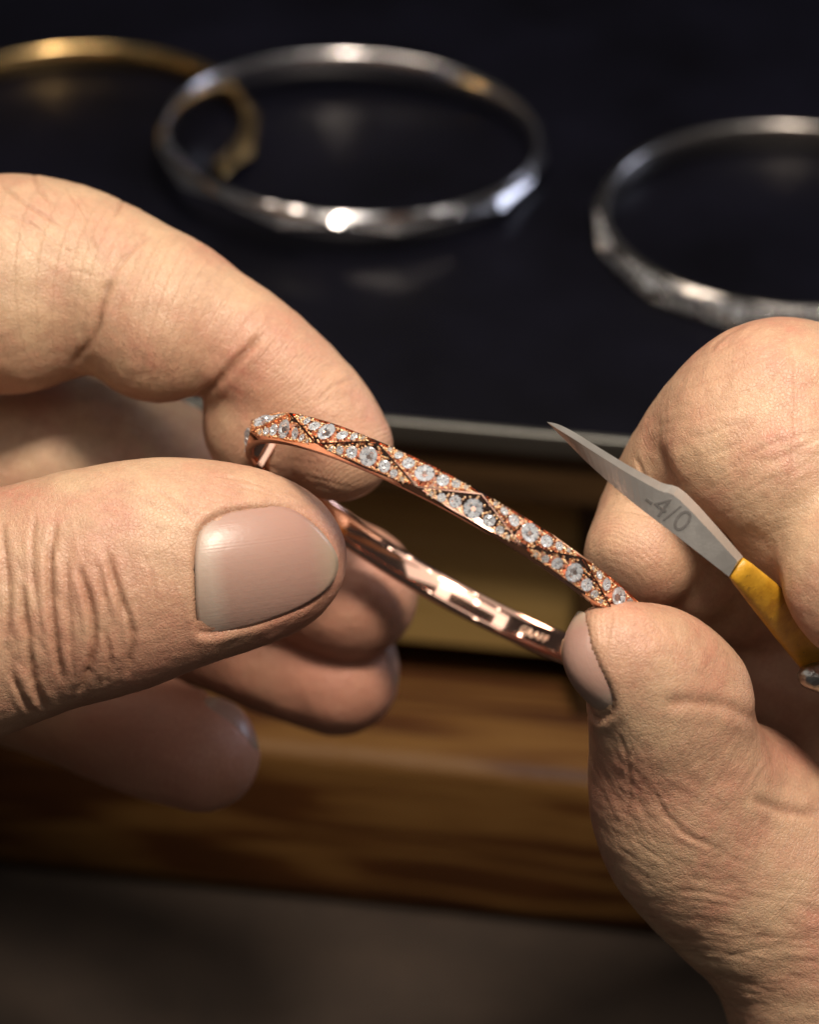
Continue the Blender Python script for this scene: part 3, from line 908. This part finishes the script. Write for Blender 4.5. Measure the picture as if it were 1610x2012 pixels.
L_cre = [
    ([(108, 1030), (98, 1090), (97, 1144), (103, 1218), (113, 1290), (118, 1340)], 8, 0.7),
    ([(158, 1120), (174, 1180), (184, 1240), (178, 1302), (160, 1362)], 8, 0.85),
    ([(212, 1085), (222, 1130), (236, 1175), (238, 1225)], 8, 0.55),
    ([(236, 1170), (256, 1225), (260, 1270), (250, 1325)], 7, 0.5),
    ([(44, 1150), (48, 1207), (56, 1271), (66, 1339), (90, 1395)], 8, 0.65),
    ([(4, 1030), (12, 1110), (16, 1197), (8, 1290)], 7, 0.4),
    ([(70, 1010), (62, 1080), (66, 1150), (76, 1215)], 5, 0.25),
    ([(132, 1100), (130, 1160), (138, 1230), (142, 1330)], 5, 0.3),
    ([(196, 1110), (200, 1150), (208, 1190)], 5, 0.3),
    ([(205, 1240), (216, 1290), (208, 1345)], 5, 0.3),
    ([(20, 1300), (34, 1350), (60, 1400)], 6, 0.35),
    ([(300, 960), (340, 985), (372, 1020)], 4, 0.15),
    ([(420, 935), (480, 945), (540, 965)], 3, 0.15),
    ([(430, 955), (500, 962), (560, 982)], 3, 0.15),
    ([(280, 1090), (300, 1130), (305, 1180)], 4, 0.16),
    ([(330, 1060), (345, 1120), (345, 1180)], 3, 0.14),
    ([(219, 549), (199, 598), (184, 658), (139, 722)], 8, 0.55),
    ([(516, 660), (467, 708), (422, 757), (372, 796)], 9, 0.7),
    ([(292, 465), (252, 500), (222, 540)], 4, 0.3),
    ([(330, 470), (300, 520), (285, 560)], 3, 0.15),
    ([(65, 340), (76, 370), (100, 395)], 4, 0.3),
    ([(244, 385), (236, 408), (225, 425)], 4, 0.35),
    ([(0, 362), (50, 400), (120, 445)], 4, 0.3),
    ([(0, 420), (60, 440), (110, 480), (150, 500)], 3, 0.2),
    ([(130, 370), (170, 430), (190, 500)], 3, 0.22),
    ([(105, 500), (140, 530), (200, 545)], 3, 0.15),
    ([(690, 745), (655, 760), (620, 790)], 4, 0.2),
]
L_wr = [(130, 1200, 170, 170, 78, 15, 0.24), (60, 470, 160, 120, 40, 22, 0.16), (300, 560, 300, 160, -60, 16, 0.08), (520, 960, 160, 60, 12, 14, 0.2), (560, 640, 130, 110, -50, 14, 0.08), (300, 980, 200, 70, 20, 18, 0.12), (-20, 1320, 160, 120, 60, 22, 0.3)]
L_fl = [(690, 1160, 260, 0.75), (650, 1340, 260, 0.95), (380, 1470, 280, 0.95), (170, 1150, 100, 0.65), (70, 1230, 70, 0.3), (480, 690, 110, 0.4), (620, 860, 170, 0.45), (380, 620, 120, 0.25), (370, 1090, 60, 0.3)]
thumb_nail = nail_prep([(385, 1075), (398, 1035), (440, 1008), (510, 996), (570, 1000), (618, 1030), (655, 1072), (670, 1112), (655, 1155), (610, 1190), (550, 1216), (480, 1238), (402, 1250), (388, 1225), (384, 1150)], 18.5, (0.06, -0.02, 1.0), (1, -0.12))
little_nail = nail_param(456, 1418, -28, (0.56, 0.80, 0.06), (0.80, -0.6, 0.0), 10, 9)
ring_nail = nail_param(762, 1285, -46, (0.84, 0.50, 0.15), (0.45, -0.89, 0.0), 9, 9)
mid_nail = nail_param(745, 1055, -44, (0.55, 0.75, -0.40), (0.7, -0.7, 0.0), 10, 10)
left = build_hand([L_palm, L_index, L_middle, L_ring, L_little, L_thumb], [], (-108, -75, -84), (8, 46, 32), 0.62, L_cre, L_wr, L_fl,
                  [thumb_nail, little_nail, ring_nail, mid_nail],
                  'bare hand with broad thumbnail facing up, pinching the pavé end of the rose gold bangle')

# ---- the hand that also holds the tool
R_thumb = dict(p=[(1200, 1280, 98, 18), (1240, 1300, 118, 17), (1290, 1370, 138, 14), (1325, 1470, 168, 8), (1348, 1560, 192, 4), (1385, 1630, 205, 1), (1462, 1690, 222, -2), (1620, 1820, 248, -6), (1800, 2010, 340, -12), (2050, 2300, 400, -20), (2400, 2650, 420, -26)],
               pads=[(1305, 1305, 112, 14, 0.85), (1350, 1368, 130, 11, 0.85), (1440, 1600, 186, -2, 0.9), (1690, 1715, 232, -12, 0.8)], pk=2.6, flat=0.85, k=5.0, ridge=0.75)
R_index = dict(p=[(1262, 1090, 114, -1), (1320, 1005, 138, -6), (1385, 905, 148, 0), (1470, 812, 158, 5), (1560, 800, 174, 5), (1700, 900, 190, -12), (1900, 1060, 230, -20), (2100, 1250, 280, -26)],
               pads=[(1350, 1110, 120, -8, 0.9), (1430, 1150, 118, -14, 0.9), (1510, 1180, 120, -18, 0.9), (1468, 870, 165, 9, 0.85), (1560, 920, 175, 11, 0.85), (1560, 1035, 118, 9, 0.8), (1640, 1040, 140, 12, 0.8), (1724, 1122, 190, 17, 0.75)], pk=2.2, k=2.0, ridge=0.8)
R_middle = dict(p=[(1450, 1310, 105, -24), (1560, 1330, 140, -22), (1750, 1380, 180, -22), (1950, 1420, 230, -26), (2150, 1480, 280, -30)], k=1.5, ridge=0.8)
R_ring = dict(p=[(1500, 1470, 105, -34), (1600, 1500, 130, -34), (1780, 1540, 170, -36), (2000, 1580, 220, -42), (2200, 1600, 280, -38)], k=1.5, ridge=0.5)
R_little = dict(p=[(1620, 1640, 95, -52), (1750, 1670, 120, -52), (1950, 1690, 170, -48), (2200, 1720, 240, -42)], k=1.5, ridge=0.5)
R_palm = dict(p=[(2080, 1350, 320, -30), (2200, 1650, 420, -32), (2350, 2000, 440, -30), (2550, 2400, 420, -30), (2800, 2800, 420, -30)], flat=0.65, k=8.0, ridge=0.2)
R_cre = [
    ([(1305, 1382), (1360, 1378), (1430, 1388), (1510, 1425)], 14, 0.30),
    ([(1300, 880), (1312, 920), (1335, 960)], 10, 0.5),
    ([(1250, 900), (1262, 925), (1270, 945)], 5, 0.2),
    ([(1215, 1440), (1232, 1490), (1238, 1560), (1225, 1620)], 5, 0.13),
    ([(1262, 1440), (1230, 1500), (1216, 1540)], 4, 0.1),
    ([(1290, 1560), (1310, 1600), (1350, 1640), (1420, 1670)], 6, 0.14),
    ([(1480, 1570), (1540, 1590), (1610, 1600)], 12, 0.4),
    ([(1395, 690), (1430, 655), (1470, 640)], 4, 0.2),
]
R_wr = [(1480, 800, 210, 150, -22, 22, 0.24), (1560, 960, 160, 110, -30, 20, 0.16), (1340, 1640, 200, 130, 30, 18, 0.16), (1480, 1830, 220, 160, 8, 24, 0.24), (1260, 1560, 110, 120, 62, 16, 0.14), (1580, 1940, 180, 140, -5, 24, 0.24), (1300, 1270, 150, 80, 50, 12, 0.1), (1420, 1500, 150, 80, -60, 18, 0.12)]
R_fl = [(1230, 1230, 120, 0.5), (1190, 1560, 90, 0.65), (1420, 720, 120, 0.3), (1440, 1330, 100, 0.3), (1250, 1080, 150, 0.2), (1540, 1400, 160, 0.5), (1570, 1590, 100, 0.3)]
r_nail = nail_param(1124, 1312, 19, (-0.82, -0.06, 0.56), (-0.22, 0.97, -0.12), 13.5, 9.5, 2.5)
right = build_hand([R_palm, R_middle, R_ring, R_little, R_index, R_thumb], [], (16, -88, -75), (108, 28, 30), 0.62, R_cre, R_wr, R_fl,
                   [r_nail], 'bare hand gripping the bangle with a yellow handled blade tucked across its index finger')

# ------------------------------------------------------------------ blade tool
def make_tool():
    root = empty('pointed_scraper', tuple(c2w(C(1433, 1120, 16))))
    base = c2w(C(1433, 1120, 16))
    steel = NT('satin_steel'); v = steel.coords(); n = steel.noise(v, 0.6, 4)
    steel.set(Base_Color=(0.64, 0.62, 0.58, 1), Metallic=0.85, Roughness=steel.math('MULTIPLY_ADD', n, 0.14, 0.33), Normal=steel.bump(steel.noise(v, 3, 3), 0.00004, 0.5))
    low = [(1075, 829), (1110, 864), (1150, 905), (1200, 950), (1250, 992), (1300, 1030), (1350, 1068), (1433, 1133)]
    upp = [(1075, 829), (1098, 834), (1130, 850), (1185, 884), (1240, 917), (1300, 948), (1350, 970), (1461, 1094)]
    mid = [(1075, 829), (1096, 843), (1130, 864), (1183, 898), (1238, 932), (1296, 964), (1338, 984), (1450, 1103)]
    def dz(i): return 22-8.0*((7-i)/7)**2
    V = []; F = []
    N_ = 7*4+1
    lo_, up_, mi_ = (catmull(q, 4) for q in (low, upp, mid))
    for i in range(N_):
        z = dz(i/4)
        V.append(C(*lo_[i], z)); V.append(C(*mi_[i], z+0.7*min(1, i/4))); V.append(C(*up_[i], z-0.9*min(1, i/4)))
    for i in range(N_):
        z = dz(i/4)
        V.append(C(*lo_[i], z-0.9)); V.append(C(*up_[i], z-1.3))
    o_ = 3*N_
    for i in range(N_-1):
        a = 3*i; b = a+3; c = o_+2*i; d = c+2
        F += [(a, b, b+1, a+1), (a+1, b+1, b+2, a+2), (a+2, b+2, d+1, c+1), (c, d, b, a), (c+1, d+1, d, c)]
    e = 3*(N_-1); F.append((e, e+1, e+2, o_+2*(N_-1)+1, o_+2*(N_-1))); F.append((0, 1, 2, o_+1, o_))
    W = c2w(np.array(V))-base
    mesh_obj('blade', W, F, steel.m, root)
    bvb = BVHTree.FromPolygons(np.array(V).tolist(), [list(f) for f in F])
    # handle: flattened round grip
    hm = NT('worn_yellow_paint'); v = hm.coords(); n = hm.noise(v, 0.35, 5, 0.65); n2 = hm.noise(v, 1.6, 4)
    c = hm.ramp(n, [(0.3, (0.38, 0.17, 0.012)), (0.5, (0.52, 0.27, 0.02)), (0.7, (0.60, 0.33, 0.03))])
    c = hm.mix(hm.math('MULTIPLY', hm.math('GREATER_THAN', n2, 0.66), 0.5), c, (0.12, 0.07, 0.02))
    hm.set(Base_Color=c, Roughness=0.38, Normal=hm.bump(n2, 0.0002, 0.4))
    ax = [(1446, 1113, 23, 21.2), (1460, 1127, 27, 20.2), (1500, 1168, 34, 16), (1550, 1222, 40, 10), (1610, 1290, 43, 3), (1700, 1392, 44, -4), (1860, 1570, 44, -16)]
    def tube(ax, flat, ns=16, capped=True):
        V = []; F = []
        P = [C(x, y, z) for x, y, r, z in ax]; rad = [rmm(r, z) for x, y, r, z in ax]
        for i, p in enumerate(P):
            d = P[min(i+1, len(P)-1)]-P[max(i-1, 0)]; d /= np.linalg.norm(d)
            s = np.cross(d, [0, 0, 1.0]); s /= np.linalg.norm(s); u = np.cross(s, d)
            for k in range(ns):
                a = 2*math.pi*k/ns; cx, sx = math.cos(a), math.sin(a)
                cx = math.copysign(abs(cx)**0.7, cx); sx = math.copysign(abs(sx)**0.7, sx)
                V.append(p+s*cx*rad[i]+u*sx*rad[i]*flat)
        for i in range(len(P)-1):
            for k in range(ns):
                k1 = (k+1) % ns; F.append((i*ns+k, i*ns+k1, (i+1)*ns+k1, (i+1)*ns+k))
        F.append(tuple(range(ns))[::-1]); F.append(tuple(range((len(P)-1)*ns, len(P)*ns)))
        return c2w(np.array(V))-base, F
    Wt, Ft = tube(ax, 0.42)
    ho = mesh_obj('handle', Wt, Ft, hm.m, root, True)
    ws = ho.data
    # marking
    ink = mat_simple('etched_marking', (0.10, 0.095, 0.09), 0.6)
    cu = bpy.data.curves.new('marking', 'FONT'); cu.body = '-4/0'; cu.size = 3.9; cu.extrude = 0.03; cu.offset = -0.02
    to = bpy.data.objects.new('t', cu); link(to)
    dg = bpy.context.evaluated_depsgraph_get(); me = bpy.data.meshes.new_from_object(to.evaluated_get(dg)); bpy.data.objects.remove(to)
    # plane of the broad face between its lower edge and ridge
    a0, a1, a2 = C(*low[3], dz(3)), C(*low[6], dz(6)), C(*mid[5], dz(5)+0.7)
    nrm = np.cross(a1-a0, a2-a0); nrm /= np.linalg.norm(nrm); nrm = nrm if nrm[2] > 0 else -nrm
    tx = C(1352, 1020, 21)-C(1262, 955, 20); tx -= nrm*(tx@nrm); tx /= np.linalg.norm(tx); ty = np.cross(nrm, tx)
    o0 = C(1236, 963, 20); o0 = o0-nrm*((o0-a0)@nrm)+nrm*0.05
    bm = bmesh.new(); bm.from_mesh(me)
    bmesh.ops.triangulate(bm, faces=bm.faces[:]); bmesh.ops.subdivide_edges(bm, edges=[e for e in bm.edges if e.calc_length() > 0.8], cuts=2)
    bm.to_mesh(me); bm.free()
    for v_ in me.vertices:
        x, y, z = v_.co; q = o0+tx*(x+2.3)+ty*(y-0.1)
        h_ = bvb.ray_cast(Vector((q+nrm*4).tolist()), Vector((-nrm).tolist()), 8)
        if h_[0] is not None: q = np.array(h_[0])
        q = q+nrm*(0.045+z)
        # follow the slight bend of the face
        v_.co = Vector((c2w(q)-base).tolist())
    me.materials.append(ink); mo = link(bpy.data.objects.new('marking', me)); mo.parent = root; mo.name = 'marking'
    # metal collar emerging under the handle
    cm = make_metal('dull_nickel', (0.5, 0.48, 0.44), 0.3, 0.0004)
    Wc, Fc = tube([(1570, 1334, 10, 6), (1582, 1330, 22, 6), (1608, 1330, 30, 5), (1660, 1345, 32, 0), (1720, 1370, 32, -6)], 0.9, 14)
    mesh_obj('collar', Wc, Fc, cm, root, True)
    tag(root, 'pointed steel blade marked 4/0 with worn yellow handle crossing the index finger', 'scraper')
    return root
make_tool()
